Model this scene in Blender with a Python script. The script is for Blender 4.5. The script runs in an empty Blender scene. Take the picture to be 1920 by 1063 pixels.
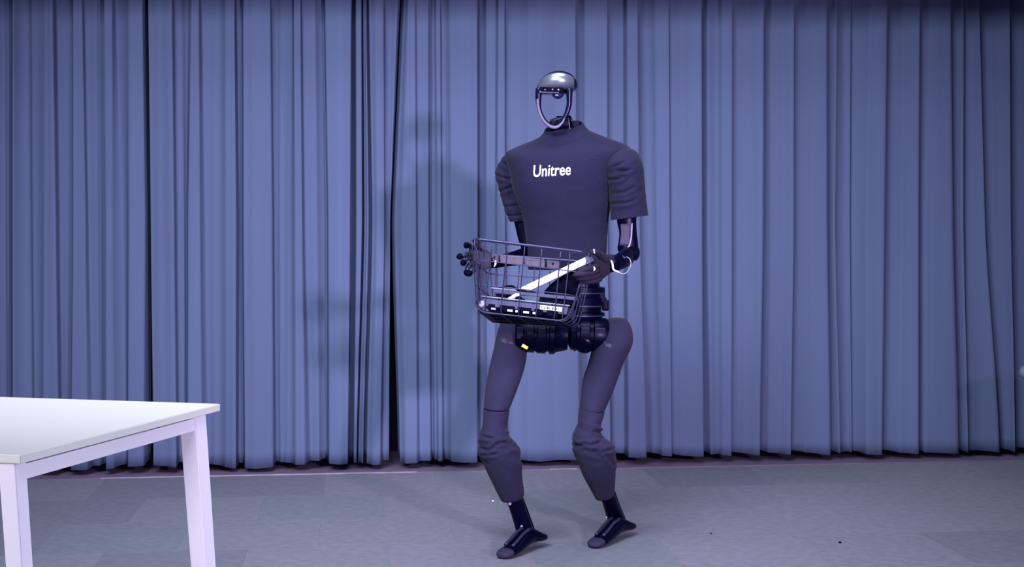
import bpy, bmesh, math, random
from mathutils import Vector, Matrix, noise
from mathutils.bvhtree import BVHTree

random.seed(7)
SC = bpy.context.scene
COL = SC.collection
PI = math.pi

# ------------------------------------------------------------------ camera
FPX, HOR, CAMH = 2600.0, 430.0, 1.146
cam_d = bpy.data.cameras.new('camera')
cam_d.sensor_width = 36.0
cam_d.lens = 36.0 * FPX / 1920.0
cam_d.shift_y = -(531.5 - HOR) / 1920.0
cam_d.clip_end = 60
cam = bpy.data.objects.new('camera', cam_d)
cam.location = (0, 0, CAMH)
cam.rotation_euler = (PI / 2, 0, 0)
COL.objects.link(cam)
SC.camera = cam

# ------------------------------------------------------------------ colour management, world, lights
SC.view_settings.view_transform = 'Standard'
SC.view_settings.look = 'None'
SC.view_settings.exposure = 0.0
SC.view_settings.gamma = 1.0
SC.view_settings.use_curve_mapping = False

W = bpy.data.worlds.new('world')
SC.world = W
W.use_nodes = True
W.node_tree.nodes['Background'].inputs[0].default_value = (0.62, 0.66, 1.0, 1)
W.node_tree.nodes['Background'].inputs[1].default_value = 0.19


def area(name, loc, aim, sx, sy, power, col, spread=180):
    d = bpy.data.lights.new(name, 'AREA')
    d.shape = 'RECTANGLE'
    d.size, d.size_y = sx, sy
    d.energy = power
    d.color = col
    d.spread = math.radians(spread)
    o = bpy.data.objects.new(name, d)
    o.location = loc
    o.rotation_euler = (Vector(aim) - Vector(loc)).to_track_quat('-Z', 'Y').to_euler()
    COL.objects.link(o)
    return o


area('softbox_light', (-1.15, 1.5, 3.5), (0.15, 6.2, 0.2), 2.6, 1.2, 110, (0.92, 0.97, 1.0), 84)
area('overhead_light', (0.1, 4.4, 3.9), (0.1, 4.7, 0.0), 2.4, 1.0, 50, (0.95, 0.96, 1.0), 120)
area('side_light', (2.0, -0.1, 1.78), (0.0, 5.8, 0.9), 0.24, 0.24, 34, (1.0, 0.80, 0.98), 50)
area('left_light', (-3.0, 1.5, 0.9), (-0.86, 2.5, 0.4), 0.6, 0.6, 6, (1.0, 0.97, 0.90), 60)
area('table_fill_light', (2.5, 0.5, 1.3), (-0.8, 2.8, 0.35), 0.7, 0.7, 10, (0.92, 0.90, 1.0), 46)  # unseen fill added to brighten the right end of the table


def P(x, y, Z):
    """point seen at pixel x, y at distance Z in front of the camera"""
    return Vector(((x - 960.0) / FPX * Z, Z, CAMH + (HOR - y) / FPX * Z))


# ------------------------------------------------------------------ materials
def mat(name, col, rough=0.6, metal=0.0, noise_scale=0, noise_amt=0.0, bump=0.0, bump_scale=200.0,
        spec=0.5, coat=0.0, sheen=0.0, stretch=None, emit=None):
    m = bpy.data.materials.new(name)
    m.use_nodes = True
    nt = m.node_tree
    b = nt.nodes['Principled BSDF']
    b.inputs['Base Color'].default_value = (*col, 1)
    b.inputs['Roughness'].default_value = rough
    b.inputs['Metallic'].default_value = metal
    b.inputs['Specular IOR Level'].default_value = spec
    b.inputs['Coat Weight'].default_value = coat
    if max(col[:2]) < 0.03:
        b.inputs['Specular Tint'].default_value = (0.55, 0.52, 1.0, 1)
    b.inputs['Sheen Weight'].default_value = sheen
    tc = nt.nodes.new('ShaderNodeTexCoord')
    src = tc.outputs['Object']
    if stretch:
        mp = nt.nodes.new('ShaderNodeMapping')
        mp.inputs['Scale'].default_value = stretch
        nt.links.new(src, mp.inputs[0])
        src = mp.outputs[0]
    if noise_scale:
        n = nt.nodes.new('ShaderNodeTexNoise')
        n.inputs['Scale'].default_value = noise_scale
        n.inputs['Detail'].default_value = 5
        nt.links.new(src, n.inputs['Vector'])
        r = nt.nodes.new('ShaderNodeValToRGB')
        r.color_ramp.elements[0].position = 0.3
        r.color_ramp.elements[1].position = 0.7
        r.color_ramp.elements[0].color = (*[c * (1 - noise_amt) for c in col], 1)
        r.color_ramp.elements[1].color = (*[min(1, c * (1 + noise_amt)) for c in col], 1)
        nt.links.new(n.outputs[0], r.inputs[0])
        nt.links.new(r.outputs[0], b.inputs['Base Color'])
    if bump:
        n2 = nt.nodes.new('ShaderNodeTexNoise')
        n2.inputs['Scale'].default_value = bump_scale
        n2.inputs['Detail'].default_value = 4
        nt.links.new(src, n2.inputs['Vector'])
        bp = nt.nodes.new('ShaderNodeBump')
        bp.inputs['Strength'].default_value = bump
        bp.inputs['Distance'].default_value = 0.004
        nt.links.new(n2.outputs[0], bp.inputs['Height'])
        nt.links.new(bp.outputs[0], b.inputs['Normal'])
    return m


M = {}
M['curtain'] = mat('curtain_fabric', (0.071, 0.093, 0.196), 0.85, noise_scale=1.4, noise_amt=0.07, bump=0.12,
                   bump_scale=60, spec=0.15, sheen=0.0, stretch=(3, 3, 0.35))
M['carpet'] = [mat('carpet_tile_%s' % n, c, 0.95, noise_scale=26, noise_amt=0.10, bump=0.35, bump_scale=320, spec=0.1)
               for n, c in (('grey', (0.122, 0.126, 0.178)), ('cool', (0.111, 0.122, 0.170)),
                            ('violet', (0.130, 0.127, 0.186)), ('dusk', (0.106, 0.111, 0.160)))]
M['joint'] = mat('floor_joint', (0.112, 0.116, 0.16), 0.95)
M['strip'] = mat('floor_strip_vinyl', (0.100, 0.072, 0.145), 0.6, noise_scale=3, noise_amt=0.16)
M['trim'] = mat('metal_edge', (0.20, 0.16, 0.26), 0.45, metal=0.2, noise_scale=5, noise_amt=0.45)
M['wall'] = mat('dark_wall', (0.012, 0.010, 0.03), 0.9)
M['tabletop'] = mat('white_laminate', (0.53, 0.525, 0.575), 0.35, noise_scale=2, noise_amt=0.01)
M['tableleg'] = mat('white_powder_coat', (0.62, 0.58, 0.76), 0.45)
M['shirt'] = mat('shirt_cloth', (0.0095, 0.0090, 0.029), 0.8, noise_scale=30, noise_amt=0.06, bump=0.15, bump_scale=500,
                 spec=0.1, sheen=0.03)
M['trouser'] = mat('trouser_cloth', (0.0165, 0.0150, 0.042), 0.85, noise_scale=20, noise_amt=0.06, bump=0.15,
                   bump_scale=500, spec=0.1, sheen=0.03)
M['seam'] = mat('seam_thread', (0.008, 0.006, 0.02), 0.9)
M['glove'] = mat('glove_knit', (0.016, 0.013, 0.03), 0.9, bump=0.2, bump_scale=700, spec=0.15)
M['black'] = mat('black_plastic', (0.0006, 0.0005, 0.008), 0.35, spec=0.12)
M['blackmatte'] = mat('black_matte', (0.0006, 0.0006, 0.006), 0.6, spec=0.04)
M['gunmetal'] = mat('gunmetal', (0.014, 0.017, 0.042), 0.38, metal=0.2, noise_scale=30, noise_amt=0.2)
M['greyplate'] = mat('grey_plate', (0.034, 0.030, 0.062), 0.55, spec=0.2)
M['head'] = mat('glossy_black', (0.003, 0.003, 0.018), 0.2, spec=0.3)
M['visor'] = mat('mirror_visor', (0.20, 0.23, 0.33), 0.33, metal=0.8)
M['silver'] = mat('satin_silver', (0.17, 0.15, 0.26), 0.4)
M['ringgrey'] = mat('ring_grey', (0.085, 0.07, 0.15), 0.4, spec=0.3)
M['toecap'] = mat('toe_rubber', (0.022, 0.018, 0.045), 0.6, spec=0.15)
M['lidpale'] = mat('pale_lid', (0.16, 0.18, 0.30), 0.5)
M['armpanel'] = mat('arm_panel', (0.026, 0.021, 0.045), 0.5, spec=0.2)
M['white'] = mat('white_plastic', (0.62, 0.62, 0.72), 0.4)
M['print'] = mat('white_print', (0.92, 0.92, 1.0), 0.5)
M['yellow'] = mat('yellow_tape', (0.75, 0.66, 0.12), 0.5)
M['lens'] = mat('camera_glass', (0.01, 0.012, 0.08), 0.06, spec=0.8, coat=1.0)
M['wire'] = mat('coated_wire', (0.022, 0.019, 0.052), 0.35, spec=0.5)
M['rim'] = mat('coated_rim', (0.013, 0.012, 0.04), 0.3)
M['bracket'] = mat('mauve_bracket', (0.060, 0.044, 0.095), 0.6)
M['casegrey'] = mat('case_grey', (0.022, 0.026, 0.062), 0.45)
M['caselight'] = mat('case_edge', (0.085, 0.095, 0.18), 0.4)
M['teal'] = mat('teal_glass', (0.03, 0.045, 0.09), 0.3, spec=0.2)
M['dust'] = mat('scuffed_cloth', (0.034, 0.027, 0.060), 0.9)
M['hem'] = mat('hem_cloth', (0.0135, 0.011, 0.03), 0.85)


# ------------------------------------------------------------------ mesh helpers
def mesh_obj(name, verts, faces, m, parent=None, smooth=True):
    me = bpy.data.meshes.new(name)
    me.from_pydata([tuple(v) for v in verts], [], faces)
    me.update()
    if smooth:
        for p in me.polygons:
            p.use_smooth = True
    me.materials.append(m)
    o = bpy.data.objects.new(name, me)
    COL.objects.link(o)
    if parent is not None:
        o.parent = parent
        o.matrix_parent_inverse = Matrix.Translation(-WL[parent.name])
        WL[o.name] = WL[parent.name]
        o.matrix_parent_inverse = Matrix.Identity(4)
        off = WL[parent.name]
        me.transform(Matrix.Translation(-off))
    else:
        WL[o.name] = Vector((0, 0, 0))
    return o


WL = {}   # world origin of every object


def thing(name, label, cat, loc, group=None):
    o = bpy.data.objects.new(name, None)
    o.empty_display_size = 0.1
    COL.objects.link(o)
    o.location = loc
    WL[o.name] = Vector(loc)
    tag(o, label, cat, group)
    return o


def tag(o, label=None, cat=None, group=None, kind=None):
    if label:
        o['label'] = label
    if cat:
        o['category'] = cat
    if group:
        o['group'] = group
    if kind:
        o['kind'] = kind
    return o


def recentre(o, loc):
    """move a top-level mesh's origin"""
    loc = Vector(loc)
    o.data.transform(Matrix.Translation(-loc))
    o.location = loc
    WL[o.name] = loc
    return o


def cr(p0, p1, p2, p3, t):
    t2, t3 = t * t, t * t * t
    return 0.5 * ((2 * p1) + (-p0 + p2) * t + (2 * p0 - 5 * p1 + 4 * p2 - p3) * t2 + (-p0 + 3 * p1 - 3 * p2 + p3) * t3)


def smooth_list(items, k, closed=False):
    """items = list of tuples of Vectors/floats; Catmull-Rom"""
    n = len(items)
    out = []
    rng = n if closed else n - 1
    for i in range(rng):
        if closed:
            q = [items[(i + j) % n] for j in (-1, 0, 1, 2)]
        else:
            q = [items[max(0, i - 1)], items[i], items[i + 1], items[min(n - 1, i + 2)]]
        for s in range(k):
            t = s / k
            out.append(tuple(cr(q[0][j], q[1][j], q[2][j], q[3][j], t) for j in range(len(items[0]))))
    if not closed:
        out.append(items[-1])
    return out


def loft_geo(secs, seg=28, k=4, disp=None, caps=(True, True)):
    """secs: (centre, a, b, exponent)"""
    S = smooth_list(secs, k) if k > 1 else secs
    verts, faces = [], []
    n = len(S)
    for i, (c, a, b, ex) in enumerate(S):
        for j in range(seg):
            th = 2 * PI * j / seg
            co, si = math.cos(th), math.sin(th)
            e = 2.0 / ex
            u = math.copysign(abs(co) ** e, co)
            v = math.copysign(abs(si) ** e, si)
            p = c + a * u + b * v
            if disp:
                d = disp(i / (n - 1), th, p)
                if d:
                    p = p + (a * co + b * si).normalized() * d
            verts.append(p)
    for i in range(n - 1):
        for j in range(seg):
            j2 = (j + 1) % seg
            faces.append((i * seg + j, i * seg + j2, (i + 1) * seg + j2, (i + 1) * seg + j))
    if caps[0]:
        faces.append(tuple(reversed(range(seg))))
    if caps[1]:
        faces.append(tuple((n - 1) * seg + j for j in range(seg)))
    return verts, faces


def loft(name, secs, m, parent=None, **kw):
    v, f = loft_geo(secs, **kw)
    o = mesh_obj(name, v, f, m, parent)
    return o


def S(xl, yl, xr, yr, Z, dep, ex=2.0, dz=0.0):
    """section seen between pixel (xl,yl) and (xr,yr) at distance Z; dep = half depth; dz = slope of the depth axis"""
    L, R = P(xl, yl, Z), P(xr, yr, Z)
    return ((L + R) / 2, (R - L) / 2, Vector((0, dep, dz)), ex)


def tube_geo(pts, r, sides=8, closed=False, k=1, caps=True):
    """pts Vectors, r float or list"""
    if not isinstance(r, (list, tuple)):
        r = [r] * len(pts)
    if k > 1:
        sm = smooth_list([(p, q) for p, q in zip(pts, r)], k, closed)
        pts = [s[0] for s in sm]
        r = [s[1] for s in sm]
    n = len(pts)
    verts, faces = [], []
    nrm = None
    for i in range(n):
        if closed:
            t = (pts[(i + 1) % n] - pts[i - 1]).normalized()
        else:
            t = (pts[min(n - 1, i + 1)] - pts[max(0, i - 1)]).normalized()
        if nrm is None:
            ref = Vector((0, 0, 1)) if abs(t.z) < 0.9 else Vector((0, 1, 0))
            nrm = (ref - t * ref.dot(t)).normalized()
        else:
            nrm = (nrm - t * nrm.dot(t)).normalized()
        bn = t.cross(nrm)
        for j in range(sides):
            a = 2 * PI * j / sides
            verts.append(pts[i] + (nrm * math.cos(a) + bn * math.sin(a)) * r[i])
    for i in range(n if closed else n - 1):
        i2 = (i + 1) % n
        for j in range(sides):
            j2 = (j + 1) % sides
            faces.append((i * sides + j, i * sides + j2, i2 * sides + j2, i2 * sides + j))
    if caps and not closed:
        faces.append(tuple(reversed(range(sides))))
        faces.append(tuple((n - 1) * sides + j for j in range(sides)))
    return verts, faces


def tube(name, pts, r, m, parent=None, **kw):
    v, f = tube_geo(pts, r, **kw)
    return mesh_obj(name, v, f, m, parent)


def box_geo(c, ax, ay, az, bev=0.003, seg=2):
    """oriented rounded box: centre, three half-axis vectors"""
    bm = bmesh.new()
    bmesh.ops.create_cube(bm, size=2.0)
    lens = (ax.length, ay.length, az.length)
    for v in bm.verts:
        v.co = Vector((v.co.x * lens[0], v.co.y * lens[1], v.co.z * lens[2]))
    if bev:
        bmesh.ops.bevel(bm, geom=bm.edges[:], offset=min(bev, min(lens) * 0.9), segments=seg, affect='EDGES', profile=0.6)
    X, Y, Zv = ax.normalized(), ay.normalized(), az.normalized()
    bm.verts.index_update()
    verts = [c + X * v.co.x + Y * v.co.y + Zv * v.co.z for v in bm.verts]
    faces = [tuple(v.index for v in f.verts) for f in bm.faces]
    bm.free()
    return verts, faces


def box(name, c, ax, ay, az, m, parent=None, bev=0.003, seg=2):
    v, f = box_geo(c, ax, ay, az, bev, seg)
    return mesh_obj(name, v, f, m, parent, smooth=False)


def lathe_geo(c, axis, prof, seg=32):
    """prof = [(along, radius)]"""
    axis = axis.normalized()
    ref = Vector((0, 0, 1)) if abs(axis.z) < 0.9 else Vector((1, 0, 0))
    u = axis.cross(ref).normalized()
    v = axis.cross(u)
    verts, faces = [], []
    for (s, r) in prof:
        for j in range(seg):
            a = 2 * PI * j / seg
            verts.append(c + axis * s + (u * math.cos(a) + v * math.sin(a)) * r)
    n = len(prof)
    for i in range(n - 1):
        for j in range(seg):
            j2 = (j + 1) % seg
            faces.append((i * seg + j, i * seg + j2, (i + 1) * seg + j2, (i + 1) * seg + j))
    faces.append(tuple(reversed(range(seg))))
    faces.append(tuple((n - 1) * seg + j for j in range(seg)))
    return verts, faces


def lathe(name, c, axis, prof, m, parent=None, seg=32, sharp=True):
    v, f = lathe_geo(c, axis, prof, seg)
    o = mesh_obj(name, v, f, m, parent)
    if sharp:
        for e in o.data.edges:
            pass
        try:
            o.data.set_sharp_from_angle(angle=math.radians(40))
        except Exception:
            pass
    return o


def join_geo(parts):
    V, F = [], []
    for v, f in parts:
        o = len(V)
        V += list(v)
        F += [tuple(i + o for i in q) for q in f]
    return V, F


# ------------------------------------------------------------------ floor line geometry (wall runs slightly askew)
A0 = Vector((P(200, 897, 6.38).x, 6.38, 0))
A1 = Vector((P(1900, 863, 6.88).x, 6.88, 0))
WD = (A1 - A0).normalized()                 # along the wall
WN = Vector((WD.y, -WD.x, 0))               # towards the camera


def on_wall(s, d, z):
    """s metres along the wall line from A0, d metres in front of it"""
    return A0 + WD * s + WN * d + Vector((0, 0, z))


def wall_s(px, d=0.0):
    """where the line of sight of column px crosses the line d in front of the wall line"""
    k = (px - 960.0) / FPX
    o = A0 + WN * d
    # o.x + s*WD.x = k*(o.y + s*WD.y)
    return (k * o.y - o.x) / (WD.x - k * WD.y)


# --- base slab
ang = math.radians(7.0)
TX = Vector((math.cos(ang), math.sin(ang), 0))
TY = Vector((-math.sin(ang), math.cos(ang), 0))
TX, TY = WD.copy(), Vector((-WD.y, WD.x, 0))

floor = mesh_obj('floor', [on_wall(-3.2, 7.4, -0.05), on_wall(7.5, 7.4, -0.05), on_wall(7.5, -1.0, -0.05), on_wall(-3.2, -1.0, -0.05),
                           on_wall(-3.2, 7.4, -0.006), on_wall(7.5, 7.4, -0.006), on_wall(7.5, -1.0, -0.006), on_wall(-3.2, -1.0, -0.006)],
                 [(4, 5, 6, 7), (3, 2, 1, 0), (0, 1, 5, 4), (1, 2, 6, 5), (2, 3, 7, 6), (3, 0, 4, 7)], M['joint'], smooth=False)
tag(floor, kind='structure')
TS = 0.50
tile_mesh = []
for m_ in M['carpet']:
    v, f = box_geo(Vector((0, 0, 0)), Vector((TS / 2 - 0.0001, 0, 0)), Vector((0, TS / 2 - 0.0001, 0)), Vector((0, 0, 0.003)), 0.0004, 1)
    me = bpy.data.meshes.new('carpet_tile')
    me.from_pydata([tuple(p) for p in v], [], f)
    me.materials.append(m_)
    tile_mesh.append(me)
rot = math.atan2(WD.y, WD.x)
for i in range(-3, 11):
    for j in range(0, 8):
        # staggered runs of tiles, first row against the metal edge
        off = 0.25 if j % 2 else 0.0
        c = on_wall((i + 0.5) * TS + off, 0.012 + (j + 0.5) * TS, -0.003)
        k_ = random.choice((0, 0, 1, 2, 3))
        if c.y < 2.2 or abs(c.x) > c.y * 0.37 + 0.75:
            continue
        o = bpy.data.objects.new('carpet_tile', tile_mesh[k_])
        o.location = c
        o.rotation_euler = (0, 0, rot + random.choice((0, PI / 2, PI, -PI / 2)))
        COL.objects.link(o)
        o.parent = floor
# thin carpet continuing beyond the tiles that can be told apart
for (s0, s1, d0, d1) in ():
    pass

# --- strip of smooth dark flooring under the curtain, and the thin metal edge in front of it
sv, sf = box_geo(on_wall(2.2, -0.32, -0.002), WD * 5.2, WN * 0.32, Vector((0, 0, 0.004)), 0.001, 1)
strip = mesh_obj('trim_1', sv, sf, M['strip'], smooth=False)
tag(strip, kind='structure')
s_a, s_b = wall_s(188), wall_s(782)
tv, tf = box_geo(on_wall((s_a + s_b) / 2, 0.004, 0.002), WD * ((s_b - s_a) / 2), WN * 0.008, Vector((0, 0, 0.0035)), 0.002, 1)
edge = mesh_obj('trim_2', tv, tf, M['trim'], smooth=False)
tag(edge, kind='structure')
s_a, s_b = wall_s(1030), wall_s(1082)
tv, tf = box_geo(on_wall((s_a + s_b) / 2, 0.004, 0.002), WD * ((s_b - s_a) / 2), WN * 0.006, Vector((0, 0, 0.003)), 0.002, 1)
edge2 = mesh_obj('trim_3', tv, tf, M['trim'], smooth=False)
tag(edge2, kind='structure')

# --- wall behind the curtain
wv, wf = box_geo(on_wall(2.2, -0.70, 1.6), WD * 5.2, WN * 0.05, Vector((0, 0, 1.65)), 0, 1)
wall = mesh_obj('wall_back', wv, wf, M['wall'], smooth=False)
tag(wall, kind='structure')

pv, pf = box_geo(on_wall(2.2, 0.42, 2.66), WD * 5.2, WN * 0.02, Vector((0, 0, 0.33)), 0.004, 1)  # unseen board added above the frame to shade the curtain top
shade_board = mesh_obj('added_shade_board', pv, pf, M['wall'], smooth=False)
tag(shade_board, kind='structure')

# ------------------------------------------------------------------ curtains
# (x at top of frame, x at mid height, x at the hem, depth in cm towards the room)
KEYS_A = [(-700 + 16 * q, -700 + 16 * q + (q * 7) % 5, -700 + 16 * q, (8, 2.5, 7, 1, 6.5, 8.5, 3)[q % 7]) for q in range(40)] + [(-60, -60, -60, 4), (-20, -20, -20, 8), (4, 6, 8, 0), (12, 10, 14, 1), (28, 28, 28, 8), (49, 53, 58, 2.5), (60, 62, 66, 4.5),
          (88, 86, 84, 7.5), (101, 107, 112, 8.5), (104, 110, 116, 0.5), (120, 124, 122, 1), (134, 134, 130, 2), (140, 140, 136, 7.5), (155, 162, 165, 8), (158, 166, 176, 3),
          (180, 182, 186, 3.5), (194, 196, 198, 1), (198, 201, 202, 8.5), (212, 212, 214, 8), (217, 230, 236, 3), (244, 244, 242, 7), (268, 273, 270, 7),
          (272, 279, 280, -4)]
KEYS_B = [(276, 281, 284, -4), (279, 284, 289, 6.5), (300, 305, 308, 7.5), (324, 328, 332, 9), (327, 332, 336, 2), (336, 343, 346, 1.5), (352, 350, 350, 4), (362, 355, 354, 8), (374, 376, 380, 8.3),
          (378, 386, 392, 3), (408, 404, 405, 4), (424, 424, 424, 7), (440, 443, 443, 8), (443, 449, 447, 1), (452, 453, 456, 1.5), (458, 458, 461, 8),
          (480, 482, 482, 9), (507, 510, 512, 8), (509, 515, 518, 1), (526, 524, 526, 2.5), (546, 540, 538, 4), (552, 554, 556, 8), (563, 566, 570, 8.2), (567, 572, 584, 3.5),
          (590, 594, 598, 4.5), (606, 613, 612, 0.5), (610, 616, 618, 8), (634, 636, 636, 9), (658, 656, 652, 8), (661, 659, 655, -3), (664, 664, 660, -2), (668, 669, 664, 6),
          (677, 678, 668, 6.5), (679, 681, 670, -4), (681, 684, 672, 5), (686, 690, 680, 7), (689, 695, 684, 0), (692, 699, 688, 7), (706, 708, 700, 9), (718, 720, 712, 8.5),
          (723, 723, 718, 2.5), (733, 728, 724, 3), (745, 731, 728, 4), (752, 733, 731, -1)]
KEYS_C = [(753, 734, 747, -2), (758, 740, 750, 5), (766, 756, 762, 8), (776, 778, 780, 8), (782, 784, 788, 5.5), (803, 803, 806, 6), (806, 806, 812, 2), (812, 811, 816, 4.5), (817, 820, 822, 7),
          (824, 826, 828, 7), (828, 830, 834, 4), (842, 846, 846, 7.5), (868, 868, 868, 9), (893, 894, 893, 8.5), (896, 897, 897, -1), (902, 901, 904, 0.5), (912, 912, 914, 4.5), (928, 926, 926, 5),
          (934, 932, 934, 8), (944, 945, 948, 8), (949, 950, 954, 3), (962, 962, 964, 4), (990, 990, 990, 6.5), (1012, 1012, 1016, 8), (1040, 1042, 1046, 7), (1076, 1078, 1084, 9),
          (1080, 1082, 1088, 2), (1095, 1096, 1102, 6.5), (1118, 1120, 1124, 7.5), (1136, 1136, 1142, 7.5), (1140, 1142, 1150, 2), (1168, 1168, 1170, 3), (1174, 1174, 1176, 8.5), (1192, 1196, 1208, 9),
          (1195, 1200, 1212, 2), (1210, 1216, 1226, 3.5), (1226, 1230, 1240, 7), (1250, 1252, 1256, 8), (1254, 1256, 1260, 5), (1282, 1282, 1282, 7.5), (1311, 1312, 1315, 9),
          (1315, 1315, 1319, 1), (1326, 1326, 1332, 6), (1344, 1343, 1344, 5), (1352, 1352, 1354, 7.5), (1369, 1368, 1367, 8.5), (1372, 1371, 1370, 3), (1398, 1396, 1392, 5), (1428, 1426, 1420, 8.5),
          (1432, 1430, 1424, 1), (1446, 1446, 1440, 5), (1462, 1462, 1456, 6), (1484, 1483, 1477, 8.5), (1487, 1486, 1480, 2), (1510, 1512, 1508, 5), (1545, 1546, 1552, 8.5), (1549, 1549, 1556, 1.5),
          (1566, 1562, 1572, 6), (1584, 1582, 1588, 3), (1594, 1592, 1596, 4.5), (1600, 1597, 1600, 2), (1628, 1620, 1620, 7.5), (1658, 1652, 1647, 8.5), (1662, 1656, 1650, 1.5), (1690, 1688, 1684, 6.5),
          (1718, 1716, 1716, 8.5), (1722, 1719, 1720, 2), (1740, 1730, 1730, 6.5), (1776, 1780, 1790, 8), (1780, 1783, 1796, 1), (1802, 1800, 1810, 7), (1812, 1812, 1814, 3.5), (1830, 1840, 1868, 8), (1834, 1846, 1874, 0.5),
          (1860, 1866, 1886, 3.5), (1886, 1888, 1896, 8), (1894, 1896, 1902, 1), (1930, 1930, 1930, 3), (1960, 1960, 1960, 8), (1990, 1990, 1990, 2), (2030, 2030, 2030, 7)] + [(2046 + 17 * q, 2046 + 17 * q + (q * 5) % 4, 2046 + 17 * q, (2, 7.5, 8.5, 1.5, 6, 8, 3)[q % 7]) for q in range(34)]
ZTOP, ZHEM = 2.95, 0.034
HEMC = {'A': 0.040, 'B': 0.036, 'C': 0.040}


def curtain(keys, label, cname):
    nz = 46
    zs = [ZTOP + (ZHEM - ZTOP) * (i / nz) for i in range(nz + 1)]
    ztopf = 2.24
    zm = 1.20
    cols = []
    for a, b in zip(keys[:-1], keys[1:]):
        wpx = b[1] - a[1]
        n = 3 if wpx < 6 else (6 if wpx < 20 else 9)
        for q in range(n):
            t = q / n
            # eased depth: rounded crests, quick valleys
            e = t * t * (3 - 2 * t)
            if wpx >= 9 and b[3] > a[3] + 1.0 and a[3] < 5:
                e = t ** 2.0           # cloth leaves the valley slowly
            elif wpx >= 9 and b[3] < a[3] - 1.0 and b[3] < 5:
                e = 1 - (1 - t) ** 1.8
            cols.append(tuple(a[m_] + (b[m_] - a[m_]) * t for m_ in range(3)) + (a[3] + (b[3] - a[3]) * e,))
    cols.append(keys[-1])
    verts, faces = [], []
    for i, z in enumerate(zs):
        for (xt, xm, xb, d) in cols:
            if z > zm:
                t = min(1.3, (z - zm) / (ztopf - zm))
                x = xm + (xt - xm) * t
            else:
                t = (zm - z) / (zm - ZHEM)
                t = t * t * (3 - 2 * t) * 0.5 + t * 0.5
                x = xm + (xb - xm) * t
            s = wall_s(x, -0.10)
            wob = noise.noise(Vector((s * 5.0, z * 0.55, 3.1))) * 0.9 + noise.noise(Vector((s * 26, z * 0.45, 7.7))) * 0.35 \
                + noise.noise(Vector((s * 60, z * 0.3, 1.7))) * 0.08
            dd = ((d if d < -0.5 else 8.0 - (8.0 - d) * 0.95) + wob) * 0.01
            zz = z
            if i == nz:   # scalloped hem: forward folds hang lower in the picture
                zz = z + 0.016 * noise.noise(Vector((s * 2.2, 0.3, 0))) + 0.006 + (7.0 - max(0.0, d)) * 0.0022 - 0.004
            verts.append(on_wall(s, -0.14 + dd, zz))
    nc = len(cols)
    for i in range(nz):
        for j in range(nc - 1):
            faces.append((i * nc + j, (i + 1) * nc + j, (i + 1) * nc + j + 1, i * nc + j + 1))
    o = mesh_obj('curtain', verts, faces, M['curtain'])
    mod = o.modifiers.new('thickness', 'SOLIDIFY')
    mod.thickness = 0.003
    mod.offset = -1
    tag(o, label, 'curtain', 'pleated blue curtains along the wall')
    recentre(o, on_wall(wall_s(keys[len(keys) // 2][1], -0.1), -0.14, ZHEM))
    return o


curtain(KEYS_A, 'narrow blue pleated curtain at the far left, behind the white table', 'A')
curtain(KEYS_B, 'blue pleated curtain ending at the dark gap left of the robot', 'B')
curtain(KEYS_C, 'wide blue pleated curtain behind the robot, reaching the right edge', 'C')
rail = tube('curtain_rail', [on_wall(-2.4, -0.12, ZTOP + 0.01), on_wall(6.5, -0.12, ZTOP + 0.01)], 0.02, M['black'])
tag(rail, kind='structure')

# ------------------------------------------------------------------ table
ZN = 1068.0
C1 = P(38, 853, FPX * (CAMH - 0.75) * 1.0 / (853 - HOR))      # near right corner of the top
C2 = P(413, 757, FPX * (CAMH - 0.75) / (757 - HOR))           # far right corner
C1.z = C2.z = 0.75
ey = (C2 - C1).normalized()
TL = (C2 - C1).length
Cb = P(0, 744, FPX * (CAMH - 0.75) / (744 - HOR)); Cb.z = 0.75
ex = (Cb - C2).normalized()          # leftwards along the far edge
TWID = 1.40
up = Vector((0, 0, 1))
table = thing('table', 'white rectangular office table with splayed square legs, cut off at the left', 'table', (C1.x + ex.x * 0.7, (C1.y + C2.y) / 2, 0))


def slab(name, pts, z0, z1, m, bev=0.0015):
    bm = bmesh.new()
    lo = [bm.verts.new((p.x, p.y, z0)) for p in pts]
    hi = [bm.verts.new((p.x, p.y, z1)) for p in pts]
    bm.faces.new(hi)
    bm.faces.new(list(reversed(lo)))
    for i in range(4):
        j = (i + 1) % 4
        bm.faces.new((lo[i], lo[j], hi[j], hi[i]))
    bmesh.ops.recalc_face_normals(bm, faces=bm.faces[:])
    bmesh.ops.bevel(bm, geom=bm.edges[:], offset=bev, segments=2, affect='EDGES')
    bm.verts.index_update()
    v = [x.co.copy() for x in bm.verts]
    f = [tuple(x.index for x in q.verts) for q in bm.faces]
    bm.free()
    return mesh_obj(name, v, f, m, table, smooth=False)


slab('tabletop', [C1, C2, C2 + ex * TWID, C1 + ex * TWID], 0.734, 0.75, M['tabletop'])
# steel under-frame: a rail along each side, set back a little
ins = 0.012
R1 = C1 + ex * ins + ey * 0.006
R2 = C2 + ex * (ins) - ey * 0.075


def bar(name, a, b, w, h, ztop, m=None, parent=table):
    """rectangular steel tube from a to b, w wide (towards ex/inside), top at ztop"""
    d = (b - a)
    side = Vector((d.y, -d.x, 0)).normalized()
    c = (a + b) / 2
    c = Vector((c.x, c.y, ztop - h / 2))
    return box(name, c, Vector((d.x / 2, d.y / 2, 0)), side * (w / 2), up * (h / 2), m or M['tableleg'], parent, 0.002, 2)


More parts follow.
